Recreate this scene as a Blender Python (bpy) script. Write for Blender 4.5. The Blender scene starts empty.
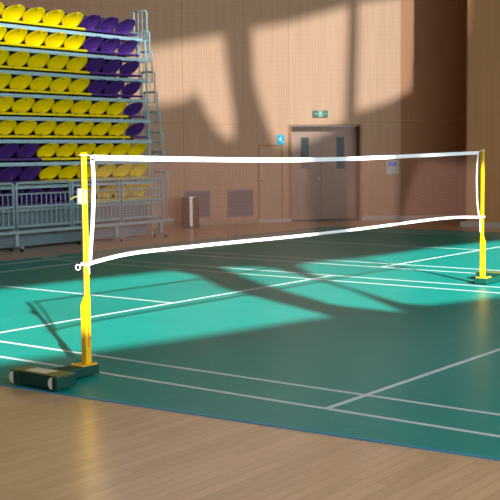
import bpy, bmesh, math, random
from mathutils import Vector, Matrix
random.seed(4)
SC = bpy.context.scene
COL = SC.collection

# ------------------------------------------------------------------ materials
def mat(name, color, rough=.5, metal=0., spec=.5, noise=None, bump=None, coat=0., coat_rough=.1):
    m = bpy.data.materials.new(name); m.use_nodes = True
    nt = m.node_tree; b = nt.nodes['Principled BSDF']
    b.inputs['Base Color'].default_value = (*color, 1)
    b.inputs['Roughness'].default_value = rough
    b.inputs['Metallic'].default_value = metal
    b.inputs['Specular IOR Level'].default_value = spec
    b.inputs['Coat Weight'].default_value = coat
    b.inputs['Coat Roughness'].default_value = coat_rough
    tc = nt.nodes.new('ShaderNodeTexCoord')
    if noise:
        sc, amt = noise
        n = nt.nodes.new('ShaderNodeTexNoise'); n.inputs['Scale'].default_value = sc; n.inputs['Detail'].default_value = 4
        nt.links.new(tc.outputs['Object'], n.inputs['Vector'])
        r = nt.nodes.new('ShaderNodeMapRange'); r.inputs['To Min'].default_value = 1-amt; r.inputs['To Max'].default_value = 1+amt
        nt.links.new(n.outputs['Fac'], r.inputs['Value'])
        h = nt.nodes.new('ShaderNodeHueSaturation'); h.inputs['Color'].default_value = (*color, 1)
        nt.links.new(r.outputs['Result'], h.inputs['Value'])
        nt.links.new(h.outputs['Color'], b.inputs['Base Color'])
    if bump:
        sc, st = bump
        n = nt.nodes.new('ShaderNodeTexNoise'); n.inputs['Scale'].default_value = sc
        nt.links.new(tc.outputs['Object'], n.inputs['Vector'])
        bp = nt.nodes.new('ShaderNodeBump'); bp.inputs['Strength'].default_value = st; bp.inputs['Distance'].default_value = .002
        nt.links.new(n.outputs['Fac'], bp.inputs['Height']); nt.links.new(bp.outputs['Normal'], b.inputs['Normal'])
    return m

def wood_panel_mat(name, color, groove=.75, pitch=.064):
    """vertically grooved acoustic wood panelling; UV.x runs along the wall in metres"""
    m = bpy.data.materials.new(name); m.use_nodes = True
    nt = m.node_tree; L = nt.links.new; b = nt.nodes['Principled BSDF']
    b.inputs['Roughness'].default_value = .55; b.inputs['Specular IOR Level'].default_value = .25
    uv = nt.nodes.new('ShaderNodeUVMap'); uv.uv_map = 'UVMap'
    sep = nt.nodes.new('ShaderNodeSeparateXYZ'); L(uv.outputs['UV'], sep.inputs[0])
    def lines(sock, p, width):
        d = nt.nodes.new('ShaderNodeMath'); d.operation = 'DIVIDE'; d.inputs[1].default_value = p; L(sock, d.inputs[0])
        f = nt.nodes.new('ShaderNodeMath'); f.operation = 'FRACT'; L(d.outputs[0], f.inputs[0])
        c = nt.nodes.new('ShaderNodeMath'); c.operation = 'LESS_THAN'; c.inputs[1].default_value = width; L(f.outputs[0], c.inputs[0])
        return c.outputs[0]
    gx = lines(sep.outputs['X'], pitch, .22)
    gy = lines(sep.outputs['Y'], pitch*1.5, .12)
    n = nt.nodes.new('ShaderNodeTexNoise'); n.inputs['Scale'].default_value = 1.0; n.inputs['Detail'].default_value = 5
    mp = nt.nodes.new('ShaderNodeMapping'); mp.inputs['Scale'].default_value = (9, .6, 1); L(uv.outputs['UV'], mp.inputs['Vector']); L(mp.outputs[0], n.inputs['Vector'])
    r = nt.nodes.new('ShaderNodeMapRange'); r.inputs['To Min'].default_value = .86; r.inputs['To Max'].default_value = 1.14; L(n.outputs['Fac'], r.inputs['Value'])
    mx = nt.nodes.new('ShaderNodeMath'); mx.operation = 'MULTIPLY'; mx.inputs[1].default_value = 1-groove; L(gx, mx.inputs[0])
    my = nt.nodes.new('ShaderNodeMath'); my.operation = 'MULTIPLY'; my.inputs[1].default_value = (1-groove)*.5; L(gy, my.inputs[0])
    ad = nt.nodes.new('ShaderNodeMath'); ad.operation = 'ADD'; L(mx.outputs[0], ad.inputs[0]); L(my.outputs[0], ad.inputs[1])
    su = nt.nodes.new('ShaderNodeMath'); su.operation = 'SUBTRACT'; L(r.outputs[0], su.inputs[0]); L(ad.outputs[0], su.inputs[1])
    h = nt.nodes.new('ShaderNodeHueSaturation'); h.inputs['Color'].default_value = (*color, 1); L(su.outputs[0], h.inputs['Value'])
    L(h.outputs[0], b.inputs['Base Color'])
    bp = nt.nodes.new('ShaderNodeBump'); bp.inputs['Strength'].default_value = .4; bp.inputs['Distance'].default_value = .004; bp.invert = True
    L(gx, bp.inputs['Height']); L(bp.outputs[0], b.inputs['Normal'])
    return m

def floor_wood_mat():
    m = bpy.data.materials.new('maple_floor'); m.use_nodes = True
    nt = m.node_tree; L = nt.links.new; b = nt.nodes['Principled BSDF']
    tc = nt.nodes.new('ShaderNodeTexCoord')
    br = nt.nodes.new('ShaderNodeTexBrick'); br.inputs['Scale'].default_value = 1
    br.inputs['Brick Width'].default_value = 1.1; br.inputs['Row Height'].default_value = .075; br.inputs['Mortar Size'].default_value = .0015
    br.inputs['Color1'].default_value = (.52, .33, .175, 1); br.inputs['Color2'].default_value = (.62, .40, .225, 1); br.inputs['Mortar'].default_value = (.25, .14, .07, 1)
    L(tc.outputs['Object'], br.inputs['Vector'])
    n = nt.nodes.new('ShaderNodeTexNoise'); n.inputs['Scale'].default_value = 2.5; n.inputs['Detail'].default_value = 6
    mp = nt.nodes.new('ShaderNodeMapping'); mp.inputs['Scale'].default_value = (1, 12, 1); L(tc.outputs['Object'], mp.inputs[0]); L(mp.outputs[0], n.inputs['Vector'])
    r = nt.nodes.new('ShaderNodeMapRange'); r.inputs['To Min'].default_value = .85; r.inputs['To Max'].default_value = 1.12; L(n.outputs['Fac'], r.inputs[0])
    h = nt.nodes.new('ShaderNodeHueSaturation'); L(br.outputs['Color'], h.inputs['Color']); L(r.outputs[0], h.inputs['Value'])
    L(h.outputs[0], b.inputs['Base Color'])
    b.inputs['Roughness'].default_value = .28; b.inputs['Specular IOR Level'].default_value = .55
    return m

def court_mat():
    m = bpy.data.materials.new('teal_court_vinyl'); m.use_nodes = True
    nt = m.node_tree; L = nt.links.new; b = nt.nodes['Principled BSDF']
    tc = nt.nodes.new('ShaderNodeTexCoord')
    n = nt.nodes.new('ShaderNodeTexNoise'); n.inputs['Scale'].default_value = 1.3; n.inputs['Detail'].default_value = 7
    L(tc.outputs['Object'], n.inputs['Vector'])
    r = nt.nodes.new('ShaderNodeMapRange'); r.inputs['To Min'].default_value = .88; r.inputs['To Max'].default_value = 1.12; L(n.outputs['Fac'], r.inputs[0])
    h = nt.nodes.new('ShaderNodeHueSaturation'); h.inputs['Color'].default_value = (.001, .235, .205, 1); L(r.outputs[0], h.inputs['Value'])
    # pale shoe scuffs
    n2 = nt.nodes.new('ShaderNodeTexNoise'); n2.inputs['Scale'].default_value = 5; n2.inputs['Detail'].default_value = 3; n2.inputs['Distortion'].default_value = 1.2
    mp = nt.nodes.new('ShaderNodeMapping'); mp.inputs['Scale'].default_value = (.8, 2.4, 1); mp.inputs['Rotation'].default_value = (0, 0, .5)
    L(tc.outputs['Object'], mp.inputs[0]); L(mp.outputs[0], n2.inputs['Vector'])
    cr = nt.nodes.new('ShaderNodeMapRange'); cr.inputs['From Min'].default_value = .62; cr.inputs['From Max'].default_value = .78; cr.inputs['To Max'].default_value = .34; L(n2.outputs['Fac'], cr.inputs[0])
    mix = nt.nodes.new('ShaderNodeMix'); mix.data_type = 'RGBA'; L(cr.outputs[0], mix.inputs['Factor']); L(h.outputs[0], mix.inputs['A']); mix.inputs['B'].default_value = (.16, .42, .36, 1)
    L(mix.outputs['Result'], b.inputs['Base Color'])
    b.inputs['Roughness'].default_value = .36; b.inputs['Specular IOR Level'].default_value = .22
    bn = nt.nodes.new('ShaderNodeTexNoise'); bn.inputs['Scale'].default_value = 60; L(tc.outputs['Object'], bn.inputs['Vector'])
    bp = nt.nodes.new('ShaderNodeBump'); bp.inputs['Strength'].default_value = .15; bp.inputs['Distance'].default_value = .002; L(bn.outputs['Fac'], bp.inputs['Height']); L(bp.outputs[0], b.inputs['Normal'])
    return m

M = dict(
    wall=wood_panel_mat('grooved_beech_panel', (.60, .365, .228), .89),
    wall_dark=wood_panel_mat('grooved_brown_panel', (.43, .20, .098), .89),  # same panelling darkened: recess shade put into the colour
    wall_right=wood_panel_mat('grooved_tan_panel', (.57, .295, .133), .9),
    door=mat('door_veneer', (.36, .22, .145), .45, noise=(3, .12)),
    frame=mat('door_frame_wood', (.26, .11, .05), .45, noise=(6, .1)),
    orange=mat('orange_edge_strip', (.40, .17, .04), .45),
    brass=mat('joint_strip', (.45, .26, .075), .4),
    baseb=mat('grey_baseboard', (.54, .51, .45), .5, noise=(3, .08)),
    baset=mat('tan_baseboard', (.42, .29, .17), .5, noise=(3, .08)),
    plaster=mat('ceiling_paint', (.42, .40, .37), .8, noise=(.5, .05)),
    shell=mat('side_wall_paint', (.42, .32, .22), .8, noise=(.5, .05)),
    floor=floor_wood_mat(), court=court_mat(),
    line=mat('white_court_paint', (.54, .60, .63), .45, noise=(8, .08)),
    blue=mat('blue_mat_edge', (.05, .28, .52), .5),
    yellow=mat('yellow_powder_coat', (.80, .47, .0), .38, noise=(10, .04)),
    seaty=mat('yellow_seat_plastic', (.92, .74, .0), .35, noise=(4, .06)),
    seatp=mat('purple_seat_plastic', (.085, .03, .23), .35, noise=(4, .06)),
    dark=mat('black_gap', (.012, .012, .014), .7),
    steel=mat('pale_blue_painted_steel', (.36, .58, .66), .45, noise=(3, .06)),
    steeld=mat('blue_grey_panel', (.16, .26, .31), .5, noise=(2, .1)),
    rail=mat('grey_blue_tube', (.29, .43, .48), .4, noise=(3, .06)),
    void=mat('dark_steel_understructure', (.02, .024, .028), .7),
    green=mat('dark_green_paint', (.002, .05, .034), .5, spec=.25, noise=(8, .12)),
    olive=mat('olive_top_plate', (.16, .16, .03), .45, noise=(6, .15)),
    label=mat('sticker_paper', (.62, .58, .46), .5, noise=(25, .25)),
    white=mat('white_canvas_tape', (.74, .75, .75), .7, noise=(30, .05)),
    wheel=mat('white_nylon_wheel', (.74, .76, .72), .4),
    red=mat('red_print', (.62, .05, .01), .5),
    cord=mat('white_cord', (.82, .82, .80), .7),
    netm=mat('brown_net_twine', (.075, .030, .020), .8),
    alu=mat('brushed_aluminium', (.62, .64, .66), .3, 1., noise=(12, .08)),
    inox=mat('brown_lacquered_steel', (.15, .062, .04), .3, 0., spec=.5, noise=(6, .08)),
    rubber=mat('black_rubber', (.015, .015, .016), .6),
    glass=mat('dark_door_glass', (.022, .045, .055), .25, spec=.25),
    grille=mat('grey_violet_grille', (.25, .225, .25), .5),
    grilled=mat('grille_slot', (.07, .06, .066), .6),
    plate=mat('grey_white_plastic', (.62, .66, .65), .45),
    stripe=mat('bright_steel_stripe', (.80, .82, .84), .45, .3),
    service=mat('service_door_veneer', (.54, .33, .205), .5, noise=(3, .1)),
    winch=mat('winch_grey', (.22, .25, .25), .45),
    screen=mat('blue_screen', (.02, .07, .55), .3),
    bezel=mat('screen_bezel', (.10, .14, .19), .4),
    exitg=mat('exit_green', (.0, .085, .045), .4), exitl=mat('exit_pale_green', (.13, .40, .29), .4), exitw=mat('exit_white', (.50, .62, .56), .4),
    cyan=mat('cyan_sign', (.0, .40, .60), .35), signw=mat('sign_white', (.85, .9, .92), .4),
)
nt = M['screen'].node_tree; bs = nt.nodes['Principled BSDF']; bs.inputs['Emission Color'].default_value = (.03, .10, 1, 1); bs.inputs['Emission Strength'].default_value = .7

# ------------------------------------------------------------------ mesh helpers
def obj(name, bm, m, parent=None, smooth=False):
    me = bpy.data.meshes.new(name)
    bmesh.ops.recalc_face_normals(bm, faces=bm.faces[:])
    bm.to_mesh(me); bm.free()
    for mm in (m if isinstance(m, (list, tuple)) else [m]): me.materials.append(mm)
    if smooth:
        for p in me.polygons: p.use_smooth = True
    o = bpy.data.objects.new(name, me); COL.objects.link(o)
    if parent: o.parent = parent
    return o

def tag(o, label=None, cat=None, group=None, kind=None):
    if label: o['label'] = label
    if cat: o['category'] = cat
    if group: o['group'] = group
    if kind: o['kind'] = kind
    return o

def thing(name, label, cat, loc=(0, 0, 0), rz=0, group=None):
    o = bpy.data.objects.new(name, None); COL.objects.link(o)
    o.location = loc; o.rotation_euler = (0, 0, rz); o.empty_display_size = .1
    return tag(o, label, cat, group)

def box(bm, c, s, rz=0, bevel=0., mi=0):
    r = bmesh.ops.create_cube(bm, size=1, matrix=Matrix.Translation(c) @ Matrix.Rotation(rz, 4, 'Z') @ Matrix.Diagonal((*s, 1)))
    vs = r['verts']; fs = list({f for v in vs for f in v.link_faces})
    for f in fs: f.material_index = mi
    if bevel:
        es = list({e for v in vs for e in v.link_edges})
        bmesh.ops.bevel(bm, geom=es, offset=bevel, segments=2, profile=.6, affect='EDGES')
    return bm

def lohi(bm, a, b, bevel=0., mi=0):
    return box(bm, [(a[i]+b[i])/2 for i in range(3)], [abs(b[i]-a[i]) for i in range(3)], 0, bevel, mi)

def prism(bm, pts, z0, z1, mi=0):
    """vertical prism over a plan polygon"""
    a = [bm.verts.new((x, y, z0)) for x, y in pts]; b = [bm.verts.new((x, y, z1)) for x, y in pts]
    n = len(pts); fs = [bm.faces.new(a[::-1]), bm.faces.new(b)]
    for i in range(n): fs.append(bm.faces.new((a[i], a[(i+1) % n], b[(i+1) % n], b[i])))
    for f in fs: f.material_index = mi
    return bm

def sweep(bm, pts, r, n=8, closed=False, flat=None):
    """tube along a polyline; flat=(rx, rz) gives an elliptical section"""
    P = [Vector(p) for p in pts]; N = len(P); rings = []
    up0 = None
    for i in range(N):
        if closed: t = P[(i+1) % N]-P[i-1]
        else: t = (P[min(i+1, N-1)]-P[max(i-1, 0)])
        t.normalize()
        if up0 is None:
            ref = Vector((0, 0, 1)) if abs(t.z) < .9 else Vector((1, 0, 0))
            a = t.cross(ref).normalized()
        else:
            a = (up0 - t*up0.dot(t)).normalized()
        up0 = a; b = t.cross(a)
        rx, rz = flat or (r, r)
        rings.append([bm.verts.new(P[i]+a*rx*math.cos(2*math.pi*k/n)+b*rz*math.sin(2*math.pi*k/n)) for k in range(n)])
    for i in range(N if closed else N-1):
        A, B = rings[i], rings[(i+1) % N]
        for k in range(n): bm.faces.new((A[k], A[(k+1) % n], B[(k+1) % n], B[k]))
    if not closed:
        bm.faces.new(rings[0][::-1]); bm.faces.new(rings[-1])
    return bm

def cyl(bm, c, r, h, n=24, axis='Z', r2=None):
    rot = {'Z': Matrix(), 'X': Matrix.Rotation(math.pi/2, 4, 'Y'), 'Y': Matrix.Rotation(math.pi/2, 4, 'X')}[axis]
    bmesh.ops.create_cone(bm, cap_ends=True, segments=n, radius1=r, radius2=r if r2 is None else r2, depth=h, matrix=Matrix.Translation(c) @ rot)
    return bm

def B(): return bmesh.new()

def dup(o, parent=None):
    c = o.copy(); COL.objects.link(c); c.parent = parent
    for ch in list(o.children): dup(ch, c)
    return c

def text_mesh(name, s, size, m, parent, mw, extrude=.001):
    cu = bpy.data.curves.new(name, 'FONT'); cu.body = s; cu.size = size; cu.extrude = extrude
    cu.align_x = 'CENTER'; cu.align_y = 'CENTER'; cu.resolution_u = 3
    t = bpy.data.objects.new('tmp', cu); COL.objects.link(t)
    dg = bpy.context.evaluated_depsgraph_get()
    me = bpy.data.meshes.new_from_object(t.evaluated_get(dg))
    bpy.data.objects.remove(t); bpy.data.curves.remove(cu)
    me.name = name; me.materials.clear(); me.materials.append(m)
    o = bpy.data.objects.new(name, me); COL.objects.link(o); o.parent = parent
    o.matrix_local = mw
    return o

# ------------------------------------------------------------------ room shell
H = 14.0
fl = obj('floor', lohi(B(), (-14, -8.6, -.1), (20, 12, 0)), M['floor']); tag(fl, 'glossy maple strip floor around the green court mat', 'floor', kind='structure')
ce = obj('ceiling', lohi(B(), (-14, -8.6, H), (20, 12, H+.2)), M['plaster']); tag(ce, 'high painted hall ceiling', 'ceiling', kind='structure')

def uv_wall(me):
    uv = me.uv_layers.new(name='UVMap')
    for p in me.polygons:
        n = p.normal
        t = Vector((-n.y, n.x, 0))
        t = t.normalized() if t.length > .3 else Vector((1, 0, 0))
        if abs(n.z) > .7: t = Vector((1, 0, 0))
        for li in p.loop_indices:
            v = me.vertices[me.loops[li].vertex_index].co
            uv.data[li].uv = (v.dot(t), v.z if abs(n.z) < .7 else v.y)

def outward(a, b):
    d = Vector((b[0]-a[0], b[1]-a[1], 0)).normalized()
    return Vector((-d.y, d.x, 0))           # walls are listed so that this points out of the hall

def seg_box(bm, a, b, z0, z1, t0, t1):
    o = outward(a, b)
    pts = [(a[0]+o.x*t0, a[1]+o.y*t0), (b[0]+o.x*t0, b[1]+o.y*t0), (b[0]+o.x*t1, b[1]+o.y*t1), (a[0]+o.x*t1, a[1]+o.y*t1)]
    return prism(bm, pts, z0, z1)

# plan of the panelled wall: straight side wall behind the stand, then the rounded corner with the doors
W = [(-13.9, 10.45), (10.3, 10.45), (11.85, 10.12), (12.38, 9.90), (13.92, 9.10), (14.62, 8.71), (15.81, 7.58), (16.38, 6.90), (17.30, 5.95), (18.4, 4.9)]
# outward() of a->b must point out: going along +X the left normal is +Y
def wall_obj(name, segs, m, label):
    bm = B()
    for (i, z0, z1) in segs: seg_box(bm, W[i], W[i+1], z0, z1, 0, .45)
    o = obj(name, bm, m); uv_wall(o.data)
    return tag(o, label, 'wall', kind='structure')
DOOR_H = 2.165
wall_obj('wall_left', [(0, 0, H), (1, 0, H)], M['wall'], 'grooved pale wood wall behind the folded stand')
wall_obj('wall_corner', [(2, 0, H), (3, 0, H), (4, 0, H), (5, DOOR_H, H), (6, 0, H)], M['wall'], 'rounded corner wall of grooved pale wood panels around the double door')
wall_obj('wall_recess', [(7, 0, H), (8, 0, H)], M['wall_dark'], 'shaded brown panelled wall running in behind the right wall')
C0, C1 = (15.16, 4.66), (14.30, -8.3)
bm = B(); prism(bm, [C0, (18.6, 4.66), (18.6, -8.3), C1], 0, H)
o = obj('wall_right', bm, M['wall_right']); uv_wall(o.data); tag(o, 'tan panelled wall block standing forward at the right', 'wall', kind='structure')
o = obj('wall_behind', lohi(B(), (-14, -8.6, 0), (-13.8, 12, H)), M['shell']); tag(o, 'painted end wall behind the photographer', 'wall', kind='structure')

# joints: thin brass strips, skirting
def strip(name, parts, m, label, cat='trim'):
    bm = B()
    for f in parts: f(bm)
    o = obj(name, bm, m); return tag(o, label, cat, kind='structure')
hz = {0: 2.175, 1: 2.19, 2: 2.18, 3: 2.165, 6: 2.205, 7: 2.235, 8: 2.26}
k = 0
for i, z in hz.items():
    k += 1
    strip('trim_%d' % k, [lambda b, i=i, z=z: seg_box(b, W[i], W[i+1], z, z+.012, -.006, .01)], M['brass'], 'thin brass joint strip along the panelled wall')
def vstrip(p, z0, z1, w=.012, m='brass'):
    global k; k += 1
    strip('trim_%d' % k, [lambda b: box(b, (p[0], p[1], (z0+z1)/2), (w, w, z1-z0), .6)], M[m], 'thin upright joint strip between wall panels')
vstrip(W[3], 0, H); vstrip(W[7], 0, H, .016); vstrip(W[8], 0, H, .01, 'frame')
vstrip((15.66, 7.72), DOOR_H, H, .008, 'baset')
k += 1; strip('trim_%d' % k, [lambda b: seg_box(b, (15.155, 4.66), (15.065, 3.30), 2.275, 2.287, -.008, .01), lambda b: seg_box(b, (15.065, 3.30), (14.6, -3.7), 2.275, 2.287, -.008, .01)], M['brass'], 'thin brass joint strip on the forward right wall')
k += 1; strip('trim_%d' % k, [lambda b: box(b, (15.165, 4.655, 2.22), (.03, .03, 4.44))], M['frame'], 'dark edge strip on the corner of the forward right wall')
for nm, idx, m, hgt in (('baseboard_left', (0, 1, 2, 3), 'baset', .09), ('baseboard_corner', (6,), 'baseb', .10), ('baseboard_recess', (7, 8), 'baseb', .09)):
    strip(nm, [lambda b, i=i, hgt=hgt: seg_box(b, W[i], W[i+1], 0, hgt, -.025, .01) for i in idx], M[m], 'low skirting board at the foot of the panelled wall', 'baseboard')
strip('baseboard_door', [lambda b: seg_box(b, W[4], W[5], 0, .075, -.05, .01)], M['baseb'], 'pale threshold board under the small flush door', 'baseboard')
strip('baseboard_right', [lambda b: prism(b, [(15.22, 4.74), (15.22, 4.5), (14.4, -8.2), (14.22, -8.2), (15.06, 4.5), (15.07, 4.74)], 0, .105)], M['baseb'], 'pale skirting board along the forward right wall', 'baseboard')

# ------------------------------------------------------------------ doors (built in wall-local frames)
def wall_frame(i, off=0.):
    a, b = W[i], W[i+1]; d = Vector((b[0]-a[0], b[1]-a[1], 0)); L = d.length; d.normalize()
    o = outward(a, b)
    # local x along the wall, local y out of the hall, z up
    return Vector((a[0], a[1], 0))+o*off, math.atan2(d.y, d.x), L
p, ang, L = wall_frame(5)
d1 = thing('door_1', 'brown double door with two narrow dark glass panes under the exit sign', 'door', p, ang); d1['kind'] = 'structure'
REC = .30
bm = B()
lohi(bm, (-.005, -.012, 0), (.035, REC+.05, DOOR_H)); lohi(bm, (L-.035, -.012, 0), (L+.005, REC+.05, DOOR_H)); lohi(bm, (.035, -.002, DOOR_H-.035), (L-.035, REC+.05, DOOR_H-.001))
obj('door_frame', bm, M['frame'], d1)
obj('threshold', lohi(B(), (.035, REC-.05, 0), (L-.035, REC+.06, .02)), M['rubber'], d1)
xs = (.037, L*.475, L-.037)
for j in (0, 1):
    lf = obj('door_leaf', lohi(B(), (xs[j]+.002, REC, .02), (xs[j+1]-.002, REC+.045, DOOR_H-.04), .003), M['door'], d1)
    cx = .40 if j == 0 else 1.225
    bm = B(); lohi(bm, (cx-.095, REC-.006, 1.17), (cx+.095, REC+.01, 1.89), .003)
    obj('window_trim', bm, M['frame'], lf)
    obj('glass_pane', lohi(B(), (cx-.083, REC-.009, 1.182), (cx+.083, REC, 1.878)), M['glass'], lf)
    if j == 0:
        bm = B(); cyl(bm, (xs[1]-.06, REC-.01, .845), .026, .02, 16, 'Y'); sweep(bm, [(xs[1]-.06, REC-.01, .845), (xs[1]-.06, REC-.055, .845), (xs[1]-.08, REC-.06, .843), (xs[1]-.17, REC-.06, .84)], .011)
        obj('door_handle', bm, M['alu'], lf, True)
        obj('lock_plate', lohi(B(), (xs[1]-.085, REC-.012, .92), (xs[1]-.04, REC, .975), .004), M['plate'], lf)
obj('reveal_panel', lohi(B(), (L-.042, .0, .02), (L-.034, REC, DOOR_H-.036)), M['frame'], d1)

p, ang, L4 = wall_frame(4)
d2 = thing('door_2', 'small flush service door edged in orange left of the double door', 'door', p, ang); d2['kind'] = 'structure'
bm = B(); x0, x1 = .02, .61
lohi(bm, (x0, -.014, .075), (x0+.028, .0, 1.72)); lohi(bm, (x1-.028, -.014, .075), (x1, 0, 1.72)); lohi(bm, (x0+.028, -.014, 1.692), (x1-.028, 0, 1.72))
obj('door_edging', bm, M['orange'], d2)
obj('door_leaf', lohi(B(), (x0+.028, -.008, .08), (x1-.028, -.001, 1.692)), M['service'], d2)
bm = B(); cyl(bm, (x0+.07, -.018, .93), .018, .024, 12, 'Y'); obj('door_knob', bm, M['frame'], d2, True)
obj('edge_post', lohi(B(), (L4-.045, -.012, .075), (L4-.008, 0, 2.165)), M['orange'], d2)

# ------------------------------------------------------------------ things on the corner wall
def on_wall(i, name, label, cat, along, z):
    p, a, L = wall_frame(i); d = Vector((math.cos(a), math.sin(a), 0))
    return thing(name, label, cat, p+d*along+Vector((0, 0, z)), a)
FACE = Matrix.Rotation(math.pi/2, 4, 'X')          # text lying in local xz, facing local -y
t = on_wall(5, 'exit_sign', 'green and white emergency exit sign above the double door', 'sign', .69, 2.40)
obj('sign_box', lohi(B(), (-.17, -.035, -.075), (.17, 0, .075), .006), M['exitg'], t)
obj('sign_face', lohi(B(), (-.16, -.038, -.066), (.16, -.034, .066)), M['exitg'], t)
obj('centre_field', lohi(B(), (-.05, -.040, -.066), (.05, -.037, .066)), M['exitl'], t)
bm = B(); cyl(bm, (.006, -.041, .040), .011, .004, 12, 'Y')
for a, b in (((.0, .026), (-.006, -.006)), ((.0, .024), (.026, .006)), ((.0, .024), (-.024, .012)), ((-.006, -.006), (.018, -.024)), ((.018, -.024), (.012, -.048)), ((-.006, -.006), (-.016, -.030)), ((-.016, -.03), (-.036, -.036))):
    sweep(bm, [(a[0], -.041, a[1]), (b[0], -.041, b[1])], .006, 6)
obj('running_figure', bm, M['exitw'], t)
for x, s in ((-.103, '安全'), (.103, '出口')):
    text_mesh('lettering', s, .042, M['exitw'], t, Matrix.Translation((x, -.0395, .0)) @ FACE)
t = on_wall(4, 'number_sign', 'small cyan sign with white number 4 left of the double door', 'sign', .575, 1.83)
obj('sign_plate', lohi(B(), (-.088, -.012, -.115), (.082, 0, .115), .004), M['cyan'], t)
text_mesh('numeral', '4', .15, M['signw'], t, Matrix.Translation((-.02, -.0135, .01)) @ FACE)
obj('small_mark', lohi(B(), (.03, -.014, -.055), (.072, -.012, -.042)), M['signw'], t)
t = on_wall(6, 'control_panel', 'grey-white wall control panel with a blue screen right of the double door', 'control panel', .70, 1.195)
obj('panel_body', lohi(B(), (-.145, -.03, -.155), (.145, 0, .155), .008), M['plate'], t)
obj('display_bezel', lohi(B(), (-.095, -.034, .03), (.08, -.029, .115)), M['bezel'], t)
obj('display', lohi(B(), (-.045, -.037, .05), (.035, -.033, .10)), M['screen'], t)
for x, m in ((-.09, 'red'), (-.02, 'bezel'), (.02, 'bezel')):
    bm = B(); cyl(bm, (x, -.032, -.055), .010, .008, 10, 'Y'); obj('button', bm, M[m], t)

def vent(i, along, w, z0, z1, label):
    t = on_wall(i, 'air_vent', label, 'vent', along, z0)
    h = z1-z0; bm = B()
    lohi(bm, (-w/2, -.02, 0), (-w/2+.025, 0, h)); lohi(bm, (w/2-.025, -.02, 0), (w/2, 0, h)); lohi(bm, (-w/2+.025, -.02, 0), (w/2-.025, 0, .025)); lohi(bm, (-w/2+.025, -.02, h-.025), (w/2-.025, 0, h))
    obj('frame', bm, M['grille'], t)
    obj('backing', lohi(B(), (-w/2+.02, -.006, .02), (w/2-.02, 0, h-.02)), M['grilled'], t)
    bm = B()
    for q in range(14):
        z = .04+(h-.08)*q/13; lohi(bm, (-w/2+.02, -.016, z-.010), (w/2-.02, -.008, z+.008))
    obj('louvres', bm, M['grille'], t)
vent(3, .29, .60, .155, .755, 'square grey wall grille partly hidden behind the brown bin')
vent(3, 1.31, .62, .155, .755, 'square grey wall grille between the bin and the small flush door')

t = thing('litter_bin', 'round brown litter bin with a bright steel stripe standing before the left grille', 'bin', (12.07, 9.48, 0))
bm = B(); cyl(bm, (0, 0, .335), .19, .61, 40); obj('body', bm, M['inox'], t, False)
for pl in t.children[0].data.polygons: pl.use_smooth = abs(pl.normal.z) < .5
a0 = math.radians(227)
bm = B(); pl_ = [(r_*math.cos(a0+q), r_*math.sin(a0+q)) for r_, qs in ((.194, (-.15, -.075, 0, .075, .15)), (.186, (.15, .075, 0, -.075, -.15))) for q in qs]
prism(bm, pl_, .035, .638); so_ = obj('steel_stripe', bm, M['stripe'], t); so_['label'] = 'bright steel stripe'  # bright stripe added in place of a reflected highlight
bm = B(); cyl(bm, (0, 0, .0175), .195, .035, 40); obj('base_ring', bm, M['rubber'], t)
bm = B(); cyl(bm, (0, 0, .648), .195, .02, 40); obj('top_rim', bm, M['alu'], t)
bm = B(); cyl(bm, (0, 0, .661), .12, .008, 32); obj('ash_tray', bm, M['rubber'], t)

# ------------------------------------------------------------------ court mat
Z = .006
mt = thing('court_mat', 'teal green vinyl badminton court mat covering the hall floor', 'sports mat')
near = lambda y: -.53-.0758*(y+1.73)
NY, FY, FX = -7.9, 7.12, 13.85
bm = B(); prism(bm, [(near(NY), NY), (FX, NY), (FX, FY-.5), (FX-.4, FY), (near(FY), FY)], .0005, Z); obj('mat_surface', bm, M['court'], mt)
bm = B(); prism(bm, [(near(NY)-.014, NY), (near(NY), NY), (near(FY), FY), (near(FY)-.014, FY)], .0005, Z+.0005); obj('blue_edge', bm, M['blue'], mt)
bm = B()
def hl(x0, y0, x1, y1, w=.04):
    top = Z+(.0012 if x0 == x1 else .0016)
    d = Vector((x1-x0, y1-y0)).normalized(); n = Vector((-d.y, d.x))*w/2
    prism(bm, [(x0+n.x, y0+n.y), (x1+n.x, y1+n.y), (x1-n.x, y1-n.y), (x0-n.x, y0-n.y)], Z-.001, top)
for ox in (0, 7.27):
    for x in (0, .46, 5.64, 6.1): hl(ox+x, -6.7, ox+x, 6.7)
    for y in (-6.7, -5.94, -1.98, 1.98, 5.94, 6.7): hl(ox-.02, y, ox+6.12, y)
    hl(ox+3.05, 1.98, ox+3.05, 6.7); hl(ox+3.05, -6.7, ox+3.05, -1.98)
obj('court_lines', bm, M['line'], mt)
for (x, y, a, l) in ((5.85, 6.98, .15, .35), (11.2, 6.05, -.6, .34)):
    bm = B(); box(bm, (0, 0, 0), (l, .09, .0015)); o = obj('floor_marker', bm, M['line']); o.location = (x, y, Z+.00085); o.rotation_euler[2] = a
    tag(o, 'short white tape mark on the mat near the brown bin' if x > 10 else 'short white tape mark on the mat before the folded stand', 'tape mark')

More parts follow.
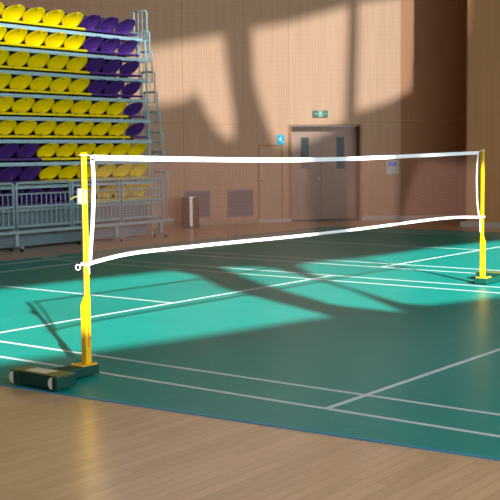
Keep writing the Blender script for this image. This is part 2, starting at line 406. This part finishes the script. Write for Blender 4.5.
# ------------------------------------------------------------------ net posts
def make_post(mirror, loc, label):
    t = thing('net_post', label, 'net post', loc)
    s = 1
    if mirror: t.rotation_euler[2] = math.pi      # the far post faces the other way
    PH = 1.574
    # trolley
    bm = B(); lohi(bm, (-.375*s, -.075, .012), (.036*s, .08, .078), .006); obj('base_arm', bm, M['green'], t)
    bm = B(); lohi(bm, (-.532*s, -.255, .014), (-.362*s, .208, .100), .006); bx_ = obj('weight_box', bm, M['green'], t)
    obj('top_plate', lohi(B(), (-.527*s, -.25, .1001), (-.367*s, .203, .1035)), M['olive'], bx_)
    if not mirror: obj('sticker', lohi(B(), (-.502*s, -.11, .1036), (-.387*s, .10, .1045)), M['label'], bx_)
    for y in (-.222, .165):
        bm = B(); cyl(bm, (-.535*s, y, .055), .042, .022, 28, 'X'); w = obj('wheel', bm, M['wheel'], t)
        obj('wheel_guard', lohi(B(), (-.5495*s, y-.050, .014), (-.532*s, y-.004, .098)), M['green'], w)
    bm = B(); lohi(bm, (-.115*s, -.062, .0781), (.034*s, .066, .086), .002); fp = obj('foot_plate', bm, M['yellow'], t)
    for x in (-.1, .026):
        for y in (-.05, .054):
            bm = B(); cyl(bm, (x*s, y, .09), .009, .012, 6); obj('bolt', bm, M['alu'], fp)
    # lower thick sleeve with a slanted shoulder, upper tube
    lo = [(-.037, -.017), (.017, -.017), (.017, .025), (-.037, .025)]
    hi = [(-.0145, -.017), (.017, -.017), (.017, .0155), (-.0145, .0155)]
    bm = B(); prism(bm, lo, .086, .50)
    a = [bm.verts.new((x, y, .5001)) for x, y in lo]; b = [bm.verts.new((x, y, .56)) for x, y in hi]
    for i in range(4): bm.faces.new((a[i], a[(i+1) % 4], b[(i+1) % 4], b[i]))
    bm.faces.new(b); bm.faces.new(a[::-1])
    sl = obj('lower_sleeve', bm, M['yellow'], t)
    up = obj('upper_tube', lohi(B(), (-.0135, -.016, .56), (.016, .0145, PH-.006), .004), M['yellow'], t)
    obj('end_cap', lohi(B(), (-.0142, -.0167, PH-.008), (.0167, .0152, PH), .002), M['yellow'], up)
    return t, sl, up
pn, sl, up = make_post(False, (-.101, -.020, .0061), 'yellow net post with red lettering and dark green weight box near the mat edge')
obj('tension_track', lohi(B(), (-.019, .003, .56), (-.0136, .0135, 1.55)), M['alu'], up)  # pale strip down one edge of the upper tube
bm = B(); lohi(bm, (-.046, -.006, 1.215), (-.0222, .026, 1.325), .005); lohi(bm, (-.0222, -.024, 1.22), (-.002, -.0172, 1.322), .002)
w = obj('winch_housing', bm, M['winch'], pn)
bm = B(); sweep(bm, [(-.05, .02, 1.27), (-.056, .05, 1.262), (-.06, .075, 1.25)], .007); obj('winch_handle', bm, M['olive'], w)
# red print on the sleeve: a column of tiny illegible characters
bm = B(); z = .20
for q in range(13):
    if q == 9: z += .01; continue
    hgt = random.choice((.007, .009, .01))
    lohi(bm, (-.012, -.0182, z), (.002, -.0171, z+hgt*.45)); lohi(bm, (-.012, -.0182, z+hgt*.6), (.002 if q % 2 else -.005, -.0171, z+hgt))
    z += hgt+.004
cyl(bm, (.009, -.0176, .262), .007, .001, 12, 'Y')
obj('red_print', bm, M['red'], sl)
pf, sl2, up2 = make_post(True, (6.235, -.005, .0061), 'yellow net post with green base standing at the far side of the court')

# ------------------------------------------------------------------ net
def interp(tab, x):
    if x <= tab[0][0]: return tab[0][1]
    for (a, b), (c, d) in zip(tab, tab[1:]):
        if x <= c: 
            u = (x-a)/(c-a); return b+(d-b)*u
    return tab[-1][1]
def smooth_tab(tab, n=60):
    xs = [tab[0][0]+(tab[-1][0]-tab[0][0])*i/n for i in range(n+1)]
    ys = [interp(tab, x) for x in xs]
    for _ in range(6): ys = [ys[0]]+[(ys[i-1]+2*ys[i]+ys[i+1])/4 for i in range(1, n)]+[ys[-1]]
    return list(zip(xs, ys))
TOP = smooth_tab([(-.01, 1.545), (.83, 1.526), (1.84, 1.506), (2.57, 1.497), (3.4, 1.499), (3.95, 1.505), (4.98, 1.521), (6.14, 1.537)])
BOT = smooth_tab([(-.05, .796), (.16, .822), (.37, .838), (.99, .834), (1.42, .832), (2.56, .819), (3.57, .819), (4.76, .830), (5.2, .832), (5.68, .823), (6.17, .795)], 80)
SL = [(.79, -.045), (.93, -.028), (1.07, -.009), (1.21, .005), (1.39, .014), (1.545, .004)]
SR = [(.79, 6.165), (.90, 6.125), (1.0, 6.104), (1.23, 6.092), (1.40, 6.096), (1.54, 6.122)]
net = thing('badminton_net', 'brown badminton net with white tapes strung between the two yellow posts', 'net')
def ribbon(pts, h, th=.004):
    bm = B(); R_ = []
    for i, p in enumerate(pts):
        p = Vector(p); t = (Vector(pts[min(i+1, len(pts)-1)])-Vector(pts[max(i-1, 0)])).normalized()
        n = Vector((-t.z, 0, t.x))*h/2
        R_.append([bm.verts.new(p+n+Vector((0, s*th, 0))) for s in (-.5, .5)]+[bm.verts.new(p-n+Vector((0, s*th, 0))) for s in (.5, -.5)])
    for a, b in zip(R_, R_[1:]):
        for k_ in range(4): bm.faces.new((a[k_], a[(k_+1) % 4], b[(k_+1) % 4], b[k_]))
    bm.faces.new(R_[0][::-1]); bm.faces.new(R_[-1])
    return bm
obj('top_tape', ribbon([(x, 0, z) for x, z in TOP], .038), M['white'], net)
obj('bottom_tape', ribbon([(x, 0, z) for x, z in BOT], .026), M['white'], net)
obj('side_tape', ribbon([(interp(SL, z), .0, z) for z in [.80+.74*i/14 for i in range(15)]], .031), M['white'], net)
obj('side_tape', ribbon([(interp(SR, z), .0, z) for z in [.80+.73*i/14 for i in range(15)]], .031), M['white'], net)
bm = B()
def strand(pts, r=.0008):
    rings = []
    for i, p in enumerate(pts):
        t = (Vector(pts[min(i+1, len(pts)-1)])-Vector(pts[max(i-1, 0)])).normalized()
        a = Vector((-t.z, 0, t.x)); b = Vector((0, 1, 0)); p = Vector(p)
        rings.append([bm.verts.new(p+a*r*math.cos(c)+b*r*math.sin(c)) for c in (0, 2.094, 4.189)])
    for A_, B_ in zip(rings, rings[1:]):
        for q in range(3): bm.faces.new((A_[q], A_[(q+1) % 3], B_[(q+1) % 3], B_[q]))
def NP(u, v):
    """u along the net, v from bottom to top"""
    x = 6.12*u
    zb, zt = interp(BOT, x), interp(TOP, x); z = zb+(zt-zb)*v
    xl, xr = interp(SL, z), interp(SR, z)
    return (xl+(xr-xl)*u, 0, z)
NV, NH = 312, 37
for i in range(1, NV): strand([NP(i/NV, v) for v in (0, .2, .4, .6, .8, 1)])
for j in range(1, NH): strand([NP(i/40, j/NH) for i in range(41)])
obj('netting', bm, M['netm'], net)
# cords and knots at the posts
def ring_pts(c, rx, ry, n=16, axis='Z'):
    return [(c[0]+rx*math.cos(2*math.pi*i/n), c[1]+ry*math.sin(2*math.pi*i/n), c[2]) for i in range(n)]
bm = B()
for dz in (0, .012): sweep(bm, ring_pts((-.100, -.020, .792+dz), .035, .035), .005, 6, True)
sweep(bm, [(-.07, -.028, .797), (-.055, -.012, .797), (-.04, 0, .798)], .006, 6)
lp = []
for i in range(15):
    a = 2*math.pi*i/14; lp.append((-.15+.012*math.cos(a), .01-.011*math.cos(a), .777+.019*math.sin(a)))
sweep(bm, lp, .004, 6); sweep(bm, [(-.14, .0, .782), (-.134, -.01, .80), (-.113, -.051, .798)], .0055, 6)
sweep(bm, [(-.113, -.051, .798), (-.103, -.053, .77), (-.098, -.051, .725)], .005, 6)
obj('bottom_tie_cord', bm, M['cord'], net, True)
bm = B(); sweep(bm, [(-.004, 0, 1.555), (-.035, -.004, 1.56), (-.072, -.014, 1.562)], .003, 6); sweep(bm, ring_pts((-.100, -.020, 1.562), .029, .029), .003, 6, True)
obj('top_tie_cord', bm, M['cord'], net, True)
bm = B()
for dz in (0, .012): sweep(bm, ring_pts((6.235, -.005, .792+dz), .029, .029), .004, 6, True)
sweep(bm, [(6.165, 0, .796), (6.19, -.01, .797), (6.21, -.03, .797)], .006, 6)
sweep(bm, [(6.16, -.012, .79), (6.157, -.014, .70), (6.16, -.015, .62)], .008, 6)
obj('bottom_tie_cord', bm, M['cord'], net, True)
bm = B(); sweep(bm, [(6.13, 0, 1.55), (6.18, -.004, 1.56), (6.211, -.01, 1.562)], .003, 6); sweep(bm, ring_pts((6.235, -.005, 1.562), .029, .029), .003, 6, True)
obj('top_tie_cord', bm, M['cord'], net, True)

# ------------------------------------------------------------------ folded grandstand
st = thing('folded_grandstand', 'pale blue steel telescopic grandstand folded against the side wall', 'grandstand')
YF = 8.47; NR = 9
ZB = [.655+.377*i for i in range(NR)]                 # nosing beam of each row, lowest first
XL, XR = 4.6, 9.97
for i in range(NR):
    yb = YF+.018*i; xr = XR-.022*i
    bm = B(); lohi(bm, (XL, yb, ZB[i]-.033), (xr, yb+.06, ZB[i]+.028), .004); obj('row_beam', bm, M['steel'], st)
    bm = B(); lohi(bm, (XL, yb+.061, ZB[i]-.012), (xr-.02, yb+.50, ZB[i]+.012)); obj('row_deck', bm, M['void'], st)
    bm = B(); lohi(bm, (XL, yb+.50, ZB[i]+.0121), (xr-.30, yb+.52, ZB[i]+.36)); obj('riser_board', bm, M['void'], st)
    # end guard: bent tube with uprights and rungs in the plane of the stand's end
    bm = B(); yf = 8.405+.028*i; ytop = yf+.33; zt = ZB[i]+.56; xg = XR+.21-.032*i
    pts = [(xg, ytop, zt)]+[(xg, yf+.06-.06*math.sin(a), zt-.06+.06*math.cos(a)) for a in (0, .4, .8, 1.2, 1.57)]+[(xg, yf+.01, ZB[i]-.02)]
    sweep(bm, pts, .014, 8); sweep(bm, [(xg, ytop, zt), (xg, ytop, ZB[i]-.02)], .014, 8)
    g = obj('end_guard', bm, M['steel'], st, True)
    bm = B()
    for yy in (.12, .22): sweep(bm, [(xg, yf+yy, zt), (xg, yf+yy, ZB[i]-.01)], .006, 6)
    obj('upright', bm, M['steel'], g)
    for zz in (.16, .36):
        bm = B(); sweep(bm, [(xr-.05, ytop-.04, ZB[i]+zz), (xg-.01, ytop-.04, ZB[i]+zz), (xg, ytop-.05, ZB[i]+zz), (xg, yf, ZB[i]+zz)], .0055, 6); obj('rung', bm, M['rail'], g)
obj('fascia_panel', lohi(B(), (XL, 8.62, .03), (9.84, 8.66, .60)), M['steeld'], st)
bm = B(); sweep(bm, [(9.93, 8.60, .02), (9.83, 8.60, ZB[-1])], .018); obj('end_post', bm, M['steel'], st)
bm = B(); sweep(bm, [(9.90, 8.74, .02), (9.80, 8.74, ZB[-1])], .013); obj('end_post', bm, M['steel'], st)
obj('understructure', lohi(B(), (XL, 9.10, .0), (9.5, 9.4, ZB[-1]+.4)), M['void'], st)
for x in (5.2, 6.9, 8.6, 9.6):
    bm = B(); cyl(bm, (x, 8.75, .05), .05, .04, 16, 'X'); obj('caster', bm, M['rubber'], st)

# seats
def seat_meshes():
    bm = B(); lohi(bm, (-.217, 0, 0), (.217, .34, .030), .010)
    lohi(bm, (-.212, -.012, -.012), (.212, .02, .026), .010)
    pan = bm
    bm = B(); NVv, NU = 14, 12
    def pt(u, v, off):
        w = .2165*(1-(abs(v-.5)/(.5 if v > .5 else .60))**2.0)**.5
        w = max(w, .035)
        lean = .27*v
        x = u*w; y = .235-lean-.055*(u*u)*(1-.3*v)+.03*math.sin(v*math.pi)+off; z = .040+.238*v
        return (x, y, z)
    F = [[bm.verts.new(pt(-1+2*i/NU, j/NVv, 0)) for i in range(NU+1)] for j in range(NVv+1)]
    K = [[bm.verts.new(pt(-1+2*i/NU, j/NVv, .014)) for i in range(NU+1)] for j in range(NVv+1)]
    for j in range(NVv):
        for i in range(NU):
            bm.faces.new((F[j][i], F[j][i+1], F[j+1][i+1], F[j+1][i])); bm.faces.new((K[j][i], K[j+1][i], K[j+1][i+1], K[j][i+1]))
        bm.faces.new((F[j][0], F[j+1][0], K[j+1][0], K[j][0])); bm.faces.new((F[j][NU], K[j][NU], K[j+1][NU], F[j+1][NU]))
    for i in range(NU):
        bm.faces.new((F[0][i], K[0][i], K[0][i+1], F[0][i+1])); bm.faces.new((F[NVv][i], F[NVv][i+1], K[NVv][i+1], K[NVv][i]))
    c = pt(0, .84, -.004)
    sl_ = B(); box(sl_, c, (.05, .008, .010), 0, .003)
    br_ = B(); lohi(br_, (-.09, .22, -.055), (.09, .26, .05))
    return pan, bm, sl_, br_
def make_seat(m):
    t = thing('stadium_seat', 'seat', 'seat')
    pan, back, slot, br_ = seat_meshes()
    obj('seat_pan', pan, M[m], t)
    bk = obj('backrest', back, M[m], t, True)
    obj('hand_slot', slot, M['dark'], bk)
    obj('bracket', br_, M['void'], t)
    return t
protos = {'y': make_seat('seaty'), 'p': make_seat('seatp')}
used = set()
ORD = ['first', 'second', 'third', 'fourth', 'fifth', 'sixth', 'seventh', 'eighth', 'ninth']
ROWN = ['lowest row, just behind the guard rail', 'second row up from the floor', 'third row up from the floor', 'fourth row up from the floor', 'fifth row up from the floor',
        'sixth row up from the floor', 'seventh row up from the floor', 'eighth row up from the floor', 'topmost row']
def colour(r, k):
    if r == 0: return 'p' if k >= 4 else 'y'
    if r in (1, 2): return 'p' if k >= 6 else 'y'
    if r in (3, 4): return 'p' if k == 0 else 'y'
    return 'p' if k < 3 else 'y'
for r in range(NR):
    for k_ in range(9):
        c = colour(r, k_)
        o = protos[c] if c not in used else dup(protos[c]); used.add(c)
        o.location = (9.585-.022*r-.441*k_, YF-.012+.018*r, ZB[r]+.070)
        o['label'] = '%s plastic seat, %s from the right in the %s' % ({'y': 'yellow', 'p': 'purple'}[c], ORD[k_], ROWN[r])
        o['group'] = 'seats folded up on the grandstand'

# free-standing guard rail in front of the stand
gr = thing('guard_rail', 'grey blue steel guard rail on casters in front of the folded stand', 'railing', (-.05, 8.22, 0))
obj('bottom_beam', lohi(B(), (4.6, -.05, .285), (10.12, .05, .335), .004), M['rail'], gr)
for x in (4.9, 6.33, 7.85, 8.62, 9.80):
    bm = B(); lohi(bm, (x-.035, -.03, .07), (x+.035, .03, .285)); lg = obj('leg', bm, M['rail'], gr)
    bm = B(); lohi(bm, (x-.03, -.16, .055), (x+.03, .17, .085), .004); fb = obj('foot_bar', bm, M['rail'], lg)
    for y in (-.13, .14):
        bm = B(); cyl(bm, (x, y, .0275), .0275, .03, 16, 'X'); obj('caster', bm, M['rubber'], lg)
for (a, b) in ((5.12, 6.29), (6.36, 7.53), (7.59, 8.72), (8.80, 9.86)):
    bm = B(); r = .05; zt, zb = 1.105, .40
    pts = [(a, 0, .335), (a, 0, zt-r)]+[(a+r-r*math.cos(q), 0, zt-r+r*math.sin(q)) for q in (.4, .8, 1.2)]+[(a+r, 0, zt), (b-r, 0, zt)]+[(b-r+r*math.sin(q), 0, zt-r+r*math.cos(q)) for q in (.4, .8, 1.2)]+[(b, 0, zt-r), (b, 0, .335)]
    sweep(bm, pts, .024, 8); pnl = obj('rail_panel', bm, M['rail'], gr, True)
    for z, q in ((.925, .014), (.715, .024), (zb, .024)):
        bm = B(); sweep(bm, [(a, 0, z), (b, 0, z)], q, 8); obj('cross_bar', bm, M['rail'], pnl)
    n = 11
    for q in range(1, n):
        x = a+(b-a)*q/n; bm = B(); sweep(bm, [(x, 0, zb), (x, 0, .925)], .009, 6); obj('baluster', bm, M['rail'], pnl)

# ------------------------------------------------------------------ unseen south wall, openings shaped to cast the sun patches (behind and beside the camera)
LOW = [[(-12.97, 4.65), (-6.43, 4.16), (-4.35, 3.95), (-2.5, 3.81), (-2.96, 4.88), (-2.88, 5.42), (-3.09, 5.69), (-4.55, 5.78), (-5.96, 5.85), (-12.97, 6.2)],
       [(-1.58, 3.6), (-2.12, 4.0), (-2.24, 4.56), (-2.27, 4.98), (-2.19, 5.55), (-1.45, 5.31), (-1.35, 4.88), (-1.36, 4.18)],
       [(-1.28, 3.76), (-.99, 3.61), (.19, 3.46), (4.5, 3.01), (11.34, 2.44), (11.34, 4.6), (7.96, 4.6), (4.86, 4.92), (2.74, 5.08), (1.1, 5.1), (-.69, 5.25), (-.92, 5.2), (-1.22, 4.74), (-1.28, 4.28)]]
HIGH = [[(-12, 11.15), (-1.17, 11.12), (-.1, 11.08), (.12, 11.22), (.3, 10.98), (.5, 10.62), (.86, 10.14), (1.2, 10.02), (1.24, 10.4), (1.08, 11.27), (.95, 12.3), (-12, 12.3)],
        [(1.76, 12.3), (1.82, 11.2), (2.03, 10.55), (2.3, 9.92), (2.45, 9.61), (3.16, 9.55), (4.37, 9.68), (4.5, 12.2)],
        [(4.78, 12.2), (4.7, 9.81), (5.47, 9.76), (6.22, 9.83), (6.44, 11.9)]]
def holed_wall(name, outer, holes, y, th, m):
    cu = bpy.data.curves.new(name, 'CURVE'); cu.dimensions = '2D'; cu.fill_mode = 'BOTH'; cu.extrude = th/2
    for pl in [outer]+holes:
        s = cu.splines.new('POLY'); s.points.add(len(pl)-1); s.use_cyclic_u = True
        for p_, (x, z) in zip(s.points, pl): p_.co = (x, z, 0, 1)
    t = bpy.data.objects.new('tmp', cu); COL.objects.link(t)
    me = bpy.data.meshes.new_from_object(t.evaluated_get(bpy.context.evaluated_depsgraph_get()))
    bpy.data.objects.remove(t); bpy.data.curves.remove(cu)
    me.name = name; me.materials.clear(); me.materials.append(m)
    me.transform(Matrix.Translation((0, y, 0)) @ Matrix.Rotation(math.pi/2, 4, 'X'))
    o = bpy.data.objects.new(name, me); COL.objects.link(o); return o
o = holed_wall('wall_window', [(-14, 0), (14.4, 0), (14.4, H), (-14, H)], LOW+HIGH, -8.0, .04, M['shell'])
tag(o, 'painted side wall with rows of high windows', 'wall', kind='structure')

# added unseen sheets that dim the sun through the upper openings
bl = bpy.data.materials.new('sheer_blind'); bl.use_nodes = True
nt = bl.node_tree; nt.nodes.remove(nt.nodes['Principled BSDF'])
tr = nt.nodes.new('ShaderNodeBsdfTransparent'); tr.inputs['Color'].default_value = (.40, .415, .44, 1)
nt.links.new(tr.outputs[0], nt.nodes['Material Output'].inputs['Surface'])
for q, (xa, xb) in enumerate(((-12.3, 1.46), (1.55, 4.63), (4.67, 6.6))):
    o = obj('window_%d' % (q+1), lohi(B(), (xa, -7.96, 9.4), (xb, -7.959, 13.4)), bl); tag(o, 'sheer blind over a high side window', 'window', kind='structure')

# ------------------------------------------------------------------ light
sd = Vector((2.35, 3.34, -1.57)).normalized()
su = bpy.data.lights.new('sun', 'SUN'); su.energy = 21.0; su.angle = math.radians(.85); su.color = (1, .95, .86)
so = bpy.data.objects.new('sun', su); COL.objects.link(so); so.rotation_euler = sd.to_track_quat('-Z', 'Y').to_euler()
def area(name, loc, target, sx, sy, e, col):
    l = bpy.data.lights.new(name, 'AREA'); l.shape = 'RECTANGLE'; l.size = sx; l.size_y = sy; l.energy = e; l.color = col
    o = bpy.data.objects.new(name, l); COL.objects.link(o); o.location = loc
    o.rotation_euler = (Vector(target)-Vector(loc)).to_track_quat('-Z', 'Y').to_euler(); return o
area('window_daylight', (1.5, -7.9, 3.4), (1.5, 0, 3.4), 24, 2.4, 1150, (.86, .93, 1))  # added soft fill, set low to brighten the walls more than the floor
area('high_window_daylight', (-1.5, -7.9, 11.4), (-1.5, 0, 10), 20, 3, 150, (.86, .93, 1))  # second added fill, higher up
wd = bpy.data.worlds.new('sky'); SC.world = wd; wd.use_nodes = True
bg = wd.node_tree.nodes['Background']; bg.inputs['Color'].default_value = (.75, .86, 1, 1); bg.inputs['Strength'].default_value = 1.0

# ------------------------------------------------------------------ camera
cam = bpy.data.cameras.new('camera'); co = bpy.data.objects.new('camera', cam); COL.objects.link(co)
yaw, pitch, roll = .656856865, .0887946335, -.010204
f = Vector((math.cos(yaw)*math.cos(pitch), math.sin(yaw)*math.cos(pitch), -math.sin(pitch)))
r0 = Vector((math.sin(yaw), -math.cos(yaw), 0)); u0 = r0.cross(f)
rt = r0*math.cos(roll)+u0*math.sin(roll); upv = -r0*math.sin(roll)+u0*math.cos(roll)
co.matrix_world = Matrix(((rt.x, upv.x, -f.x, -5.5315), (rt.y, upv.y, -f.y, -5.6707), (rt.z, upv.z, -f.z, 1.5753), (0, 0, 0, 1)))
cam.sensor_width = 36; cam.lens = 1103.65/500*36; cam.clip_end = 200; cam.clip_start = .05
cam.dof.use_dof = True; cam.dof.focus_distance = 9.5; cam.dof.aperture_fstop = 5.6
SC.camera = co
SC.view_settings.view_transform = 'Standard'; SC.view_settings.look = 'None'; SC.view_settings.gamma = 1; SC.view_settings.exposure = 0
SC.cycles.max_bounces = 8
